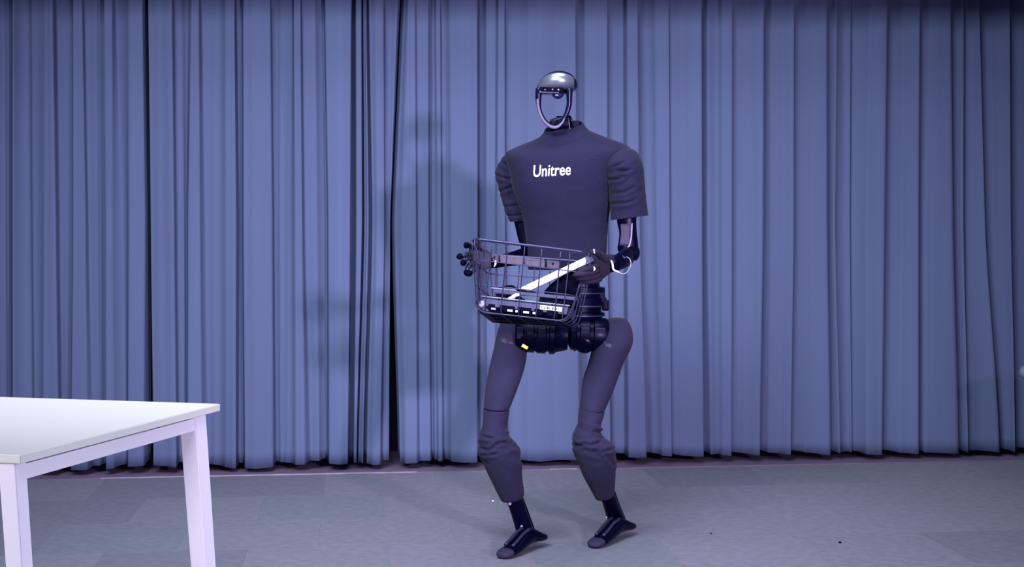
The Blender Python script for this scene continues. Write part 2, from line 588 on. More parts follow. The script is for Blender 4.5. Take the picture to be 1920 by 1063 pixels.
bar('rail', R1 + ex * 0.015, R2 + ex * 0.015 + ey * 0.01, 0.03, 0.028, 0.7290)
bar('rail', R1 + ex * (TWID - 0.04), R2 + ex * (TWID - 0.04), 0.03, 0.028, 0.7290)
bar('rail', R1 + ey * 0.015 + ex * 0.05, R1 + ey * 0.015 + ex * (TWID - 0.05), 0.03, 0.028, 0.7290)
bar('rail', R2 - ey * 0.015 + ex * 0.05, R2 - ey * 0.015 + ex * (TWID - 0.05), 0.03, 0.028, 0.7290)


def leg(top_c, lean, w_top=0.034, w_bot=0.030, d_top=0.034):
    """square tapering leg; lean = horizontal travel from top to floor"""
    V = []
    for (z, c, w, d) in ((0.733, top_c, w_top, d_top), (0.0, top_c + lean, w_bot, w_bot)):
        for (a, b) in ((-1, -1), (1, -1), (1, 1), (-1, 1)):
            p = c + ex * (-a * w / 2) + ey * (b * d / 2)
            V.append(Vector((p.x, p.y, z)))
    F = [(0, 1, 2, 3), (7, 6, 5, 4), (0, 4, 5, 1), (1, 5, 6, 2), (2, 6, 7, 3), (3, 7, 4, 0)]
    bm = bmesh.new()
    bv = [bm.verts.new(v) for v in V]
    for f in F:
        bm.faces.new([bv[i] for i in f])
    bmesh.ops.recalc_face_normals(bm, faces=bm.faces[:])
    bmesh.ops.bevel(bm, geom=bm.edges[:], offset=0.002, segments=2, affect='EDGES')
    bm.verts.index_update()
    vs = [x.co.copy() for x in bm.verts]
    fs = [tuple(x.index for x in q.verts) for q in bm.faces]
    bm.free()
    return mesh_obj('leg', vs, fs, M['tableleg'], table, smooth=False)


leg(R1 + ex * 0.0165 + ey * 0.012, Vector((0.055, -0.01, 0)))
leg(R2 + ex * 0.0165 + ey * 0.0, Vector((0.050, 0.012, 0)), 0.04, 0.036, 0.05)
leg(R1 + ex * (TWID - 0.04) + ey * 0.012, Vector((-0.05, -0.01, 0)))
leg(R2 + ex * (TWID - 0.04), Vector((-0.05, 0.012, 0)), 0.04, 0.036, 0.05)

# ------------------------------------------------------------------ robot
robot = thing('humanoid_robot', 'black and grey humanoid robot in a dark shirt and trousers holding the wire basket', 'robot', (0.20, 5.05, 0))


def fold(p, sx, sy, sz, seed, amp, sharp=1.0):
    n = noise.noise(Vector((p.x * sx + seed, p.y * sy, p.z * sz + seed * 1.7)))
    return (0.35 - abs(n) ** sharp) * amp


# --- torso of the shirt
TZ = 5.05
tor = [S(990, 505, 1134, 505, TZ, 0.085, 2.4), S(987, 480, 1137, 480, TZ, 0.092, 2.4), S(984, 440, 1138, 440, TZ, 0.10, 2.5), S(981, 415, 1140, 415, TZ, 0.108, 2.5),
       S(974, 390, 1143, 390, TZ, 0.118, 2.6), S(964, 362, 1147, 360, TZ, 0.128, 2.6), S(958, 335, 1152, 333, TZ, 0.134, 2.6),
       S(952, 310, 1160, 308, TZ, 0.132, 2.5), S(947, 293, 1172, 291, TZ, 0.122, 2.4), S(950, 285, 1184, 281, TZ, 0.105, 2.2), S(966, 277, 1170, 270, TZ + .005, 0.092, 2.1),
       S(985, 269, 1143, 260, TZ + .008, 0.084, 2.0), S(1000, 263, 1120, 251, TZ + .01, 0.076, 2.0), S(1010, 258, 1107, 246, TZ + .01, 0.068, 2.0)]


def tdisp(t, th, p):
    d = 0.0
    d += fold(p, 9, 9, 5, 2.2, 0.0045) * (1 if t < 0.75 else 0.5)
    if t < 0.45:
        d += fold(p, 5, 5, 16, 5.0, 0.004)
    return d


sv_, sf_ = loft_geo(tor, seg=56, k=5, disp=tdisp, caps=(False, False))
shirt = mesh_obj('shirt', sv_, sf_, M['shirt'], robot)
m_ = shirt.modifiers.new('cloth', 'SOLIDIFY'); m_.thickness = 0.003; m_.offset = -1
bvh = BVHTree.FromPolygons([tuple(v) for v in sv_], sf_)


def on_shirt(px, py, lift=0.0015, tree=None):
    o = Vector((0, 0, CAMH))
    d = (P(px, py, 5.0) - o).normalized()
    h = (tree or bvh).ray_cast(o, d)
    if h[0] is None:
        return None
    return h[0] - d * lift


# collar
col_secs = [S(1008, 260, 1108, 247, TZ + .01, 0.068, 2.0), S(1014, 255, 1102, 242, TZ + .01, 0.060), S(1019, 249, 1096, 235, TZ + .01, 0.055, 2.0, .004), S(1021, 244, 1092, 229.5, TZ + .01, 0.052, 2.0, 0.018)]
collar = loft('collar', col_secs, M['shirt'], robot, seg=44, k=4, caps=(False, False),
              disp=lambda t, th, p: fold(p, 14, 14, 20, 9.0, 0.003))
m_ = collar.modifiers.new('cloth', 'SOLIDIFY'); m_.thickness = 0.004; m_.offset = -1


def seam_on(pxs, parent=shirt, r=0.0011, mm='seam', nm='seam'):
    pts = []
    for i in range(len(pxs) - 1):
        (x0, y0), (x1, y1) = pxs[i], pxs[i + 1]
        n = max(2, int(math.hypot(x1 - x0, y1 - y0) / 5))
        for q in range(n):
            h = on_shirt(x0 + (x1 - x0) * q / n, y0 + (y1 - y0) * q / n, 0.0002)
            if h:
                pts.append(h)
    if len(pts) > 2:
        return tube(nm, pts, r, M[mm], parent, sides=6)


seam_on([(1012, 262), (1024, 270), (1050, 272), (1078, 263), (1100, 252)])
seam_on([(1080, 264), (1090, 280), (1104, 297), (1124, 300)])
seam_on([(1016, 266), (1000, 282), (975, 300), (956, 320)])
seam_on([(1124, 330), (1116, 352), (1102, 370), (1092, 386), (1092, 420), (1096, 460)])
seam_on([(962, 338), (966, 362), (980, 384), (986, 420), (990, 460)])
seam_on([(984, 388), (1010, 387), (1040, 387), (1090, 386)], r=0.0007)

# lettering on the chest
tcur = bpy.data.curves.new('lettering', 'FONT')
tcur.body = 'Unitree'
tcur.offset = 0.007
tcur.resolution_u = 4
tob = bpy.data.objects.new('lettering', tcur)
COL.objects.link(tob)
bpy.context.view_layer.update()
dg = bpy.context.evaluated_depsgraph_get()
tme = bpy.data.meshes.new_from_object(tob.evaluated_get(dg))
bpy.data.objects.remove(tob)
bm = bmesh.new(); bm.from_mesh(tme)
bmesh.ops.triangulate(bm, faces=bm.faces[:])
bmesh.ops.subdivide_edges(bm, edges=[e for e in bm.edges if e.calc_length() > 0.12], cuts=1)
bmesh.ops.triangulate(bm, faces=bm.faces[:])
xs = [v.co.x for v in bm.verts]; ys = [v.co.y for v in bm.verts]
x0, x1 = min(xs), max(xs); y0, y1 = min(ys), max(ys)
for v in bm.verts:
    u = (v.co.x - x0) / (x1 - x0); w = (v.co.y - y0) / (y1 - y0)
    px = 999.5 + 70 * u + 1.5 * w * (1)
    py = 332 - 4.0 * u - 22 * w
    h = on_shirt(px, py, 0.0012)
    v.co = h
bm.verts.index_update()
letter = mesh_obj('lettering', [v.co.copy() for v in bm.verts], [tuple(x.index for x in f.verts) for f in bm.faces], M['print'], shirt, smooth=False)
bm.free()
tag(letter, 'white lettering reading Unitree across the chest')


# --- folds that can be told apart: lines of sight to each crease, pressed into the cloth
def crease_press(p, th, lines, A, wpx=2.3):
    if math.sin(th) > 0.15:
        return 0.0
    px = 960 + p.x / p.y * FPX
    py = HOR - (p.z - CAMH) / p.y * FPX
    d = 0.0
    for ln in lines:
        best = None
        L = len(ln) - 1
        for i in range(L):
            (x0, y0), (x1, y1) = ln[i], ln[i + 1]
            vx, vy = x1 - x0, y1 - y0
            l2 = vx * vx + vy * vy
            t = max(0.0, min(1.0, ((px - x0) * vx + (py - y0) * vy) / l2))
            qx, qy = px - x0 - vx * t, py - y0 - vy * t
            dist = math.hypot(qx, qy)
            if best is None or dist < best[0]:
                g = (i + t) / L
                best = (dist, (vx * qy - vy * qx) / math.sqrt(l2), math.sin(PI * min(1, max(0, 0.12 + 0.76 * g))))
        if best and best[0] < 16:
            d += best[2] * (-math.exp(-(best[0] / wpx) ** 2) + 0.75 * math.exp(-((abs(best[0]) - 5.5) / 3.5) ** 2))
    return d * A


CR_SR = [[(1149, 314), (1173, 303)], [(1141, 336), (1156, 336), (1170, 331)], [(1149, 363), (1171, 360), (1190, 350)], [(1146, 382), (1174, 380), (1190, 374)], [(1160, 322), (1182, 318)]]
CR_SL = [[(931, 328), (951, 335), (960, 336)], [(939, 360), (948, 354), (962, 350)], [(946, 388), (976, 384)], [(940, 303), (953, 312), (960, 320)], [(953, 404), (980, 403)]]
CR_KA = [[(902, 842), (917, 845), (937, 829), (948, 830), (965, 840)], [(908, 852), (934, 851)], [(905, 818), (925, 822)]]
CR_KB = [[(1106, 835), (1124, 829)], [(1116, 808), (1129, 811)], [(1128, 846), (1148, 842)], [(1122, 829), (1132, 846), (1149, 872)], [(1077, 836), (1094, 832), (1108, 835)]]


# --- sleeves
def sdisp(seed, amp):
    cr_ = CR_SR if amp < .021 else CR_SL
    def f(t, th, p):
        base = crease_press(p, th, cr_, 0.0065)
        w = math.sin(PI * min(1, max(0, t)))
        n = noise.noise(Vector((p.x * 8 + p.z * 5 + seed, p.y * 9, p.z * 20 - p.x * 14 + seed)))
        n2 = noise.noise(Vector((p.x * 30 + seed, p.y * 22, p.z * 34)))
        k = 0.10 + 0.45 * max(0.0, -math.sin(th)) * (0.5 + 0.5 * math.cos(th + (PI if amp < .021 else 0)))
        n3 = noise.noise(Vector((p.x * 13 + p.z * 9 + seed * 2, p.y * 8, p.z * 33 - p.x * 26)))
        return base + ((0.28 - abs(n) ** 0.8) * amp * 0.7 - max(0.0, 0.16 - abs(n3)) * 0.05) * (0.2 + 0.9 * w) * k
    return f


SZR = 4.975
slR = [S(1152, 287, 1176, 278, 5.01, 0.03), S(1144, 296, 1192, 285, 4.99, 0.056), S(1139, 310, 1200, 298, SZR, 0.074), S(1140, 326, 1205, 316, SZR, 0.078), S(1143, 350, 1207, 340, SZR, 0.078),
       S(1145, 376, 1209, 364, SZR, 0.075), S(1146, 400, 1212, 390, SZR, 0.072), S(1146, 413, 1214, 404, SZR, 0.070)]
sleeveR = loft('sleeve', slR, M['shirt'], robot, seg=96, k=11, disp=sdisp(3.0, 0.020), caps=(True, False))
SZL = 5.13
slL = [S(949, 290, 975, 284, 5.10, 0.03), S(942, 298, 984, 292, 5.12, 0.055), S(934, 312, 984, 308, SZL, 0.065), S(930, 328, 982, 328, SZL, 0.066), S(936, 350, 984, 350, SZL, 0.064),
       S(941, 370, 988, 372, SZL, 0.062), S(948, 393, 992, 395, SZL, 0.06), S(958, 415, 994, 415, SZL, 0.056)]
sleeveL = loft('sleeve', slL, M['shirt'], robot, seg=96, k=11, disp=sdisp(11.0, 0.022), caps=(True, False))
for s_ in (sleeveR, sleeveL):
    m_ = s_.modifiers.new('cloth', 'SOLIDIFY'); m_.thickness = 0.003; m_.offset = -1
# shoulder yokes drawn over the sleeve heads
yk = [S(1128, 268, 1160, 258, 5.03, .04), S(1134, 278, 1178, 268, 5.01, 0.058), S(1144, 284, 1190, 276, 4.992, 0.068), S(1168, 284, 1198, 288, 4.985, 0.062)]

# --- neck
neck = lathe('neck', P(1056, 262, TZ + .01), Vector((0.02, -0.02, 1)), [(0, 0.046), (0.036, 0.050), (0.042, 0.050), (0.048, 0.045), (0.05, 0.036), (0.066, 0.034), (0.068, 0.028), (0.085, 0.026)], M['blackmatte'], robot)
box('neck_joint', P(1048, 232, TZ - .02), Vector((0.034, 0.0, 0)), Vector((0, 0.03, 0)), Vector((0, 0, 0.016)), M['black'], neck, 0.008)
loft('chin_pad', [S(1030, 232, 1066, 224, TZ - .035, .012), S(1033, 227, 1064, 220, TZ - .035, .02), S(1040, 221, 1058, 218, TZ - .035, .012)], M['gunmetal'], neck, seg=20, k=3)
tube('cable', [P(1062, 219, TZ - .05), P(1068, 217, TZ - .06), P(1072, 222, TZ - .07), P(1074, 232, TZ - .075), P(1074, 242, TZ - .07)], 0.0017, M['black'], neck, k=4)
tube('cable', [P(1066, 222, TZ - .055), P(1067, 231, TZ - .078), P(1069, 243, TZ - .075)], 0.0011, M['silver'], neck, k=4)
box('back_collar_block', P(1079, 236, TZ + .02), Vector((0.014, 0, 0)), Vector((0, 0.02, 0)), Vector((0, 0, 0.018)), M['black'], neck, 0.004)

# --- head
HZ = 5.0
head = bpy.data.objects.new('head', None)
COL.objects.link(head); head.parent = robot
WL[head.name] = WL[robot.name].copy()
# crown shell: horizontal slices from the brow to the top
cr_secs = []
crown = [  # y, xl, xr, half depth, dz centre
    (176, 1004, 1071, 0.050, 0.018), (166, 1005.5, 1082, 0.074, 0.014), (158, 1009, 1083.5, 0.080, 0.012), (150, 1013, 1080, 0.078, 0.010),
    (143, 1020, 1075, 0.068, 0.008), (138, 1028, 1068, 0.052, 0.006), (135, 1036, 1060, 0.033, 0.004), (133.6, 1043, 1054, 0.012, 0.002)]
secs = []
for (y, xl, xr, dep, oz) in crown:
    secs.append(S(xl, y, xr, y, HZ + oz, dep, 2.0))
crown_o = loft('crown_shell', secs, M['head'], head, seg=40, k=4)
# mirror visor: curved panel over the front of the crown
vb = BVHTree.FromPolygons(*[(lambda g: ([tuple(v) for v in g[0]], g[1]))(loft_geo(secs, seg=120, k=14))][0])
vis_rows = [(140, 1037, 1062), (143, 1030, 1068), (147, 1023, 1072), (152, 1018, 1074.5), (158, 1014, 1075.5), (163, 1012, 1073), (165.5, 1010.5, 1068), (167.5, 1012, 1066)]
vv, vf = [], []
NC = 44
vis_bottom = lambda u: 165 - 1.0 * u + (7.0 * max(0, (u - 0.62) / 0.38) if u > 0.62 else 0)
rows = 24
for i in range(rows + 1):
    for j in range(NC + 1):
        u = j / NC
        # outline of the panel in the head's own front view: half-moon
        x = 1010.5 + 65.0 * u
        hgt = 30.5 * math.sqrt(max(0.0, 1 - ((x - 1047.0) / 37.5) ** 2)) ** 0.9
        yb = vis_bottom(u)
        yt = 168 - hgt
        yt = min(yt, yb - 0.8)
        y = yb + (yt - yb) * i / rows
        h = on_shirt(x, y, 0.0022, vb)
        if h is None:
            h = P(x, y, HZ - 0.01)
        vv.append(h)
for i in range(rows):
    for j in range(NC):
        a = i * (NC + 1) + j
        vf.append((a, a + 1, a + NC + 2, a + NC + 1))
visor = mesh_obj('visor', vv, vf, M['visor'], head)
m_ = visor.modifiers.new('t', 'SOLIDIFY'); m_.thickness = 0.004; m_.offset = 1

# face ring: flattened loop, open face
RY = HZ - 0.045


def flat_tube(name, pts, wr, dr, m, parent, k=5, dy=0.0):
    """band: in-plane half width wr (list), half depth dr"""
    sm = smooth_list([(p, w) for p, w in zip(pts, wr)], k)
    V, F = [], []
    n = len(sm); sides = 12
    for i, (p, w) in enumerate(sm):
        t = (sm[min(n - 1, i + 1)][0] - sm[max(0, i - 1)][0]).normalized()
        dv = Vector((0, 1, 0)); dv = (dv - t * dv.dot(t)).normalized()
        sd = t.cross(dv)
        for j in range(sides):
            a = 2 * PI * j / sides
            V.append(p + sd * math.cos(a) * w + dv * math.sin(a) * dr)
    for i in range(n - 1):
        for j in range(sides):
            j2 = (j + 1) % sides
            F.append((i * sides + j, i * sides + j2, (i + 1) * sides + j2, (i + 1) * sides + j))
    F.append(tuple(reversed(range(sides)))); F.append(tuple((n - 1) * sides + j for j in range(sides)))
    return mesh_obj(name, V, F, m, parent)


px1 = 5.0 / FPX
ring_px = [(1010.5, 166, 6.2), (1009.5, 182, 6.0), (1010.5, 200, 4.2), (1015.5, 217, 4.0), (1024, 230, 4.2), (1035, 237.5, 4.2), (1045, 237, 4.0), (1054, 229.5, 4.2), (1062, 214, 4.6), (1067, 197, 5.0), (1067.5, 182, 5.6), (1067, 166, 7)]
flat_tube('face_ring', [P(x, y, RY + (0.0)) for x, y, w in ring_px], [w * px1 for x, y, w in ring_px], 0.013, M['head'], head)
ring_strip_px = [(1007.8, 186, 2.2), (1009.3, 200, 2.6), (1014.3, 217, 2.8), (1022.8, 230, 3.0), (1034.5, 238.2, 3.0), (1045, 238, 2.8), (1053.5, 231, 2.2), (1059, 222, 1.2)]
flat_tube('ring_strip', [P(x, y, RY - .0105) for x, y, w in ring_strip_px], [w * px1 for x, y, w in ring_strip_px], 0.004, M['ringgrey'], head)  # paler grey strip along the lower front of the face ring
# sensor bar under the brow
bx_, by_ = P(1034, 169.5, HZ - 0.062), None
sb = box('sensor_bar', P(1034, 169.5, HZ - 0.055), (P(1056, 171, 5) - P(1012, 169, 5)) / 2, Vector((0, 0.02, 0)), Vector((0, 0, 0.0095)), M['blackmatte'], head, 0.003)
box('sensor_rail', P(1030, 173.5, HZ - 0.076), (P(1048, 174, 5) - P(1012, 172.5, 5)) / 2, Vector((0, 0.003, 0)), Vector((0, 0, 0.0022)), M['greyplate'], sb, 0.001)
for (x, y, r) in ((1013, 172.5, .0035), (1022, 168.5, .0026), (1036, 168.0, .003), (1047, 168.5, .0036)):
    lathe('sensor', P(x, y, HZ - 0.073), Vector((0, -1, 0)), [(0, r), (0.004, r), (0.0055, r * 0.5)], M['silver'], sb, seg=14)
ball = lathe('lidar_ball', P(1046, 172, HZ - 0.05), Vector((0, 0, -1)), [(0, 0.019)] + [(0.006 + 0.0225 * math.sin(a) * 0.9, 0.0225 * math.cos(a)) for a in [i * PI / 2 / 8 for i in range(8)]] + [(0.0265, 0.0008)], M['lens'], head, seg=28, sharp=False)
box('glass_mark', P(1044, 178.5, HZ - 0.0735), Vector((0.005, 0, 0)), Vector((0, 0.001, 0)), Vector((0, 0, 0.002)), M['silver'], ball, 0.0005)

# --- waist and hips
wx = 1086
wpts = P(wx, 618, 5.06)
wl = [(0.0, .098), (0.03, .100), (0.035, .085), (0.05, .088), (0.054, .096), (0.064, .096), (0.068, .083), (0.086, .083), (0.09, .10), (0.118, .102), (0.124, .090), (0.136, .086),
      (0.14, .096), (0.156, .096), (0.16, .075), (0.22, .070), (0.26, .07)]
waist = lathe('waist_actuator', wpts, Vector((0.02, 0, 1)), [(s, r * 0.96) for s, r in wl], M['black'], robot, seg=44)
for (yy, rr) in ((548, 0.0930), (572, 0.0985), (590, .0935)):
    lathe('waist_ring', P(wx + 1, yy, 5.06), Vector((0.02, 0, 1)), [(-.003, rr - .002), (-0.002, rr), (.002, rr), (.003, rr - .002)], M['gunmetal'], waist, seg=44)
for (x, y) in ((1135, 566), (1128, 552)):
    box('waist_bracket', P(x, y + 6, 5.02), Vector((0.012, 0, 0)), Vector((0, 0.02, 0)), Vector((0, 0, 0.02)), M['black'], waist, 0.006)
pel = box('pelvis', P(1058, 618, 5.07), Vector((0.13, 0, 0)), Vector((0, 0.07, 0)), Vector((0, 0, 0.045)), M['blackmatte'], robot, 0.02, 3)
box('bolt', P(1044, 618, 4.998), Vector((0.0025, 0, 0)), Vector((0, 0.001, 0)), Vector((0, 0, 0.0025)), M['silver'], pel, 0.0005)


def hip(name, xa, xb, yc, r, Z, slope, parent, prof):
    a, b = P(xa, yc - slope / 2, Z), P(xb, yc + slope / 2, Z)
    L = (b - a).length
    o = lathe(name, a, b - a, [(t * L, rr * r) for t, rr in prof], M['black'], parent, seg=40)
    return o, a, (b - a).normalized(), L


profL = [(0, .78), (.02, .86), (.16, .97), (.17, .9), (.2, .9), (.21, .98), (.36, 1.0), (.37, .9), (.41, .9), (.42, 1.02), (.58, 1.04), (.6, .92), (.64, .92), (.66, 1.06), (.74, 1.06), (.78, .95), (1.0, .80)]
h1, a1, d1, L1 = hip('hip_actuator', 966, 1064, 629, 0.063, 5.02, 2, robot, profL)
for t0, t1 in ((0.03, 0.15), (.22, .35), (.43, .57)):
    # pale front panels bolted on the drum
    c = a1 + d1 * (L1 * (t0 + t1) / 2) + Vector((0, -0.0585, 0.012))
    o_ = box('hip_panel', c, d1 * (L1 * (t1 - t0) / 2), Vector((0, 0.004, 0.0008)), Vector((0, -0.006, 0.021)), M['gunmetal'], h1, 0.003)
lathe('hip_cap', P(1012, 642, 4.99), Vector((0.3, -1, -.5)), [(0, .034), (.018, .033), (.024, .026)], M['black'], h1, seg=28)
lathe('hip_cap', P(1043, 637, 4.985), Vector((0.3, -1, -.4)), [(0, .030), (.016, .029), (.02, .02)], M['blackmatte'], h1, seg=28)
profR = [(0, .6), (.06, .85), (.18, .95), (.2, .88), (.26, .88), (.28, 1.0), (.5, 1.02), (.52, .92), (.6, .92), (.62, 1.04), (.9, 1.06), (1.0, .9)]
h2, a2, d2, L2 = hip('hip_actuator', 1066, 1142, 629, 0.062, 5.0, 3, robot, profR)
for t0, t1 in ((.29, .49), (.63, .88)):
    c = a2 + d2 * (L2 * (t0 + t1) / 2) + Vector((0, -0.059, 0.014))
    box('hip_panel', c, d2 * (L2 * (t1 - t0) / 2), Vector((0, 0.003, 0.0008)), Vector((0, -0.006, 0.02)), M['gunmetal'], h2, 0.003)
lathe('hip_cap', P(1096, 643, 4.97), Vector((-0.3, -1, -.5)), [(0, .034), (.018, .033), (.024, .026)], M['black'], h2, seg=28)
box('yellow_tag', P(984, 650, 4.955), Vector((0.010, 0, -0.006)), Vector((0, 0.002, 0)), Vector((0.003, 0, 0.005)), M['yellow'], h1, 0.001)


# --- trouser legs
def ldisp(seed, ky, lines=()):
    def f(t, th, p):
        base = crease_press(p, th, lines, 0.0075) if lines else 0.0
        n3 = noise.noise(Vector((p.x * 22 + seed, p.y * 14, p.z * 62 - p.x * 30)))
        py = HOR - (p.z - CAMH) / p.y * FPX
        w = math.exp(-((py - ky) / 34.0) ** 2) * 1.0 + 0.07
        n = noise.noise(Vector((p.x * 9 + seed, p.y * 9, p.z * 30 + p.x * 9 + seed)))
        return base + (0.28 - abs(n) ** 0.75) * 0.013 * w - max(0.0, 0.20 - abs(n3)) * 0.015 * max(0.0, w - 0.07)
    return f


legA = [S(946, 598, 962, 597, 5.10, 0.03), S(938, 604, 970, 602, 5.09, 0.055), S(931, 628, 980, 626, 5.07, .072), S(926, 652, 988, 654, 5.04, .076), S(917, 690, 984, 688, 4.99, .074), S(910, 728, 970, 730, 4.94, .066), S(907, 765, 955, 768, 4.90, .058)]
thighA = loft('trouser_leg', legA, M['trouser'], robot, seg=40, k=6, disp=ldisp(1.0, 300), caps=(True, True))
kneeA = [S(907, 766.5, 954.5, 769.5, 4.90, .0575), S(904.5, 800, 951, 800, 4.885, .058), S(897.5, 826, 958, 822, 4.88, .068), S(899, 850, 972, 842, 4.89, .074), S(908, 872, 978, 868, 4.91, .074), S(922, 902, 979, 898, 4.935, .066), S(935, 928, 982, 922, 4.955, .055), S(942, 939, 980, 932, 4.96, .046), S(950, 938, 974, 935, 4.962, .03)]
shinA = loft('shin_cover', kneeA, M['trouser'], robot, seg=88, k=11, disp=ldisp(4.0, 832, CR_KA), caps=(False, True))
m_ = shinA.modifiers.new('cloth', 'SOLIDIFY'); m_.thickness = 0.003; m_.offset = 0
legB = [S(1144, 597, 1166, 596, 5.03, 0.03), S(1133, 602, 1178, 602, 5.02, 0.06), S(1122, 622, 1186, 622, 5.01, .078), S(1112, 648, 1185, 648, 5.00, .084), S(1103, 680, 1168, 684, 4.99, .078), S(1094, 708, 1158, 712, 4.975, .072), S(1089, 738, 1146, 742, 4.955, .064), S(1087, 766, 1133, 772, 4.94, .057)]
thighB = loft('trouser_leg', legB, M['trouser'], robot, seg=40, k=6, disp=ldisp(7.0, 300), caps=(True, True))
kneeB = [S(1086, 765, 1133, 773, 4.94, .056), S(1083, 792, 1128, 794, 4.935, .058), S(1074, 822, 1129, 816, 4.935, .066), S(1076, 846, 1150, 838, 4.95, .074), S(1084, 868, 1154, 864, 4.975, .074), S(1094, 892, 1153.5, 890, 5.01, .068), S(1108, 918, 1152, 914, 5.05, .056), S(1118, 935, 1149, 928, 5.07, .044), S(1126, 936, 1144, 931, 5.072, .03)]
shinB = loft('shin_cover', kneeB, M['trouser'], robot, seg=88, k=11, disp=ldisp(13.0, 828, CR_KB), caps=(False, True))
m_ = shinB.modifiers.new('cloth', 'SOLIDIFY'); m_.thickness = 0.003; m_.offset = 0
# pale scuffs on the thighs: thin patches of worn cloth following the surface
def scuff(th, cx, cy, rx, ry, sd):
    me = th.data
    off = WL[th.name]
    tr = BVHTree.FromPolygons([tuple(v.co + off) for v in me.vertices], [tuple(p.vertices) for p in me.polygons])
    V, F = [], []
    n = 22
    c = on_shirt(cx, cy, 0.0006, tr)
    V.append(c)
    for i in range(n):
        a = 2 * PI * i / n
        k = 0.75 + 0.6 * noise.noise(Vector((math.cos(a) * 1.6 + sd, math.sin(a) * 1.6, sd)))
        h = on_shirt(cx + rx * k * math.cos(a), cy + ry * k * math.sin(a) + 0.25 * rx * k * math.cos(a), 0.0006, tr)
        V.append(h or c)
    for i in range(n):
        F.append((0, 1 + i, 1 + (i + 1) % n))
    mesh_obj('scuff_mark', V, F, M['dust'], th)


scuff(thighA, 944, 638, 11, 4, 1.0)
scuff(thighA, 957, 643, 7, 3, 2.0)
scuff(thighB, 1131, 640, 8, 3, 3.0)
scuff(thighB, 1142, 648, 10, 4, 4.0)


# --- lower shins and feet
def shin(xa, ya, xb, yb, xc, yc, xd, yd, Z0, Z1, d0=.035, d1=.026):
    o = loft('shin', [S(xa, ya, xb, yb, Z0, d0, 2.6), S((xa + xc) / 2 + 1, (ya + yc) / 2, (xb + xd) / 2 - 1, (yb + yd) / 2, (Z0 + Z1) / 2, (d0 + d1) / 2, 3.0), S(xc, yc, xd, yd, Z1, d1, 3.0)], M['black'], robot, seg=28, k=4)
    return o


s1 = shin(945, 925, 976, 920, 971, 1008, 1000, 992, 4.955, 4.985)
s2 = shin(1122, 922, 1150, 916, 1141, 984, 1170, 968, 5.07, 5.165)
for sh, pts in ((s1, ((956, 944, 4.925, 3), (978, 987, 4.945, 2.5), (976, 1004, 4.945, 3))), (s2, ((1137, 970, 5.11, 1.8), (1145, 985, 5.125, 2), (1152, 985, 5.125, 2)))):
    for (x, y, z, r) in pts:
        lathe('bolt', P(x, y, z), Vector((0.1, -1, 0)), [(0, r * .0019), (.004, r * .0019), (.005, r * .0012)], M['silver'], sh, seg=12)
# heel-side tendon rods
tube('link_rod', [P(975, 925, 5.01), P(990, 965, 5.02), P(1000, 993, 5.03)], 0.006, M['black'], s1, k=2)
tube('link_rod', [P(1150, 920, 5.12), P(1160, 948, 5.16), P(1170, 972, 5.19)], 0.006, M['black'], s2, k=2)


def foot(toe, heel, ank, zt):
    """toe, heel: points on the floor, ank = ankle point; a running-blade like sole with arch"""
    F = (toe - heel); L = F.length; F = F / L
    sd = F.cross(up).normalized()
    secs = []
    for (t, zc, hh, w) in ((0.0, 0.036, 0.005, 0.016), (0.03, 0.037, 0.011, 0.022), (0.12, 0.041, 0.016, 0.027), (0.24, 0.050, 0.022, 0.028), (0.36, 0.056, 0.027, 0.028), (0.5, 0.046, 0.026, 0.030), (0.65, 0.032, 0.021, 0.032), (0.8, 0.021, 0.0165, 0.033), (0.92, 0.016, 0.0135, 0.030), (0.98, 0.014, 0.010, 0.022), (1.0, 0.012, 0.006, 0.012)):
        c = heel + F * (L * t) + up * zc
        secs.append((c, sd * w, up * hh, 2.6))
    o = loft('foot', secs, M['black'], robot, seg=28, k=3)
    # toe cap
    secs = []
    for (t, zc, hh, w) in ((0.86, 0.0190, 0.0150, 0.0325), (0.93, 0.0160, 0.0138, 0.0305), (0.985, 0.0142, 0.0102, 0.0225), (1.006, 0.0125, 0.006, 0.012)):
        secs.append((heel + F * (L * t) + up * zc, sd * w, up * hh, 2.6))
    loft('toe_cap', secs, M['toecap'], o, seg=28, k=3)
    # instep plates
    for s in (-1, 1):
        pts = [heel + F * (L * t) + up * z + sd * s * 0.016 for t, z in ((0.42, 0.082), (0.55, 0.074), (0.7, 0.054), (0.82, 0.040))]
        tube('instep_rib', pts, 0.006, M['gunmetal'], o, k=3)
    lathe('ankle_joint', ank - sd * 0.028, sd, [(0, .018), (.004, .022), (.052, .022), (.056, .018)], M['black'], o, seg=24)
    return o


T1, H1 = P(938, 1046, 1.0), None


def gp(px, py):
    """floor point seen at a pixel"""
    Z = CAMH * FPX / (py - HOR)
    p = P(px, py, Z); p.z = 0
    return p


foot(gp(939, 1049), gp(1020, 1024), P(988, 1000, 4.99), 0)
foot(gp(1110, 1029), gp(1186, 1003), P(1156, 978, 5.17), 0)

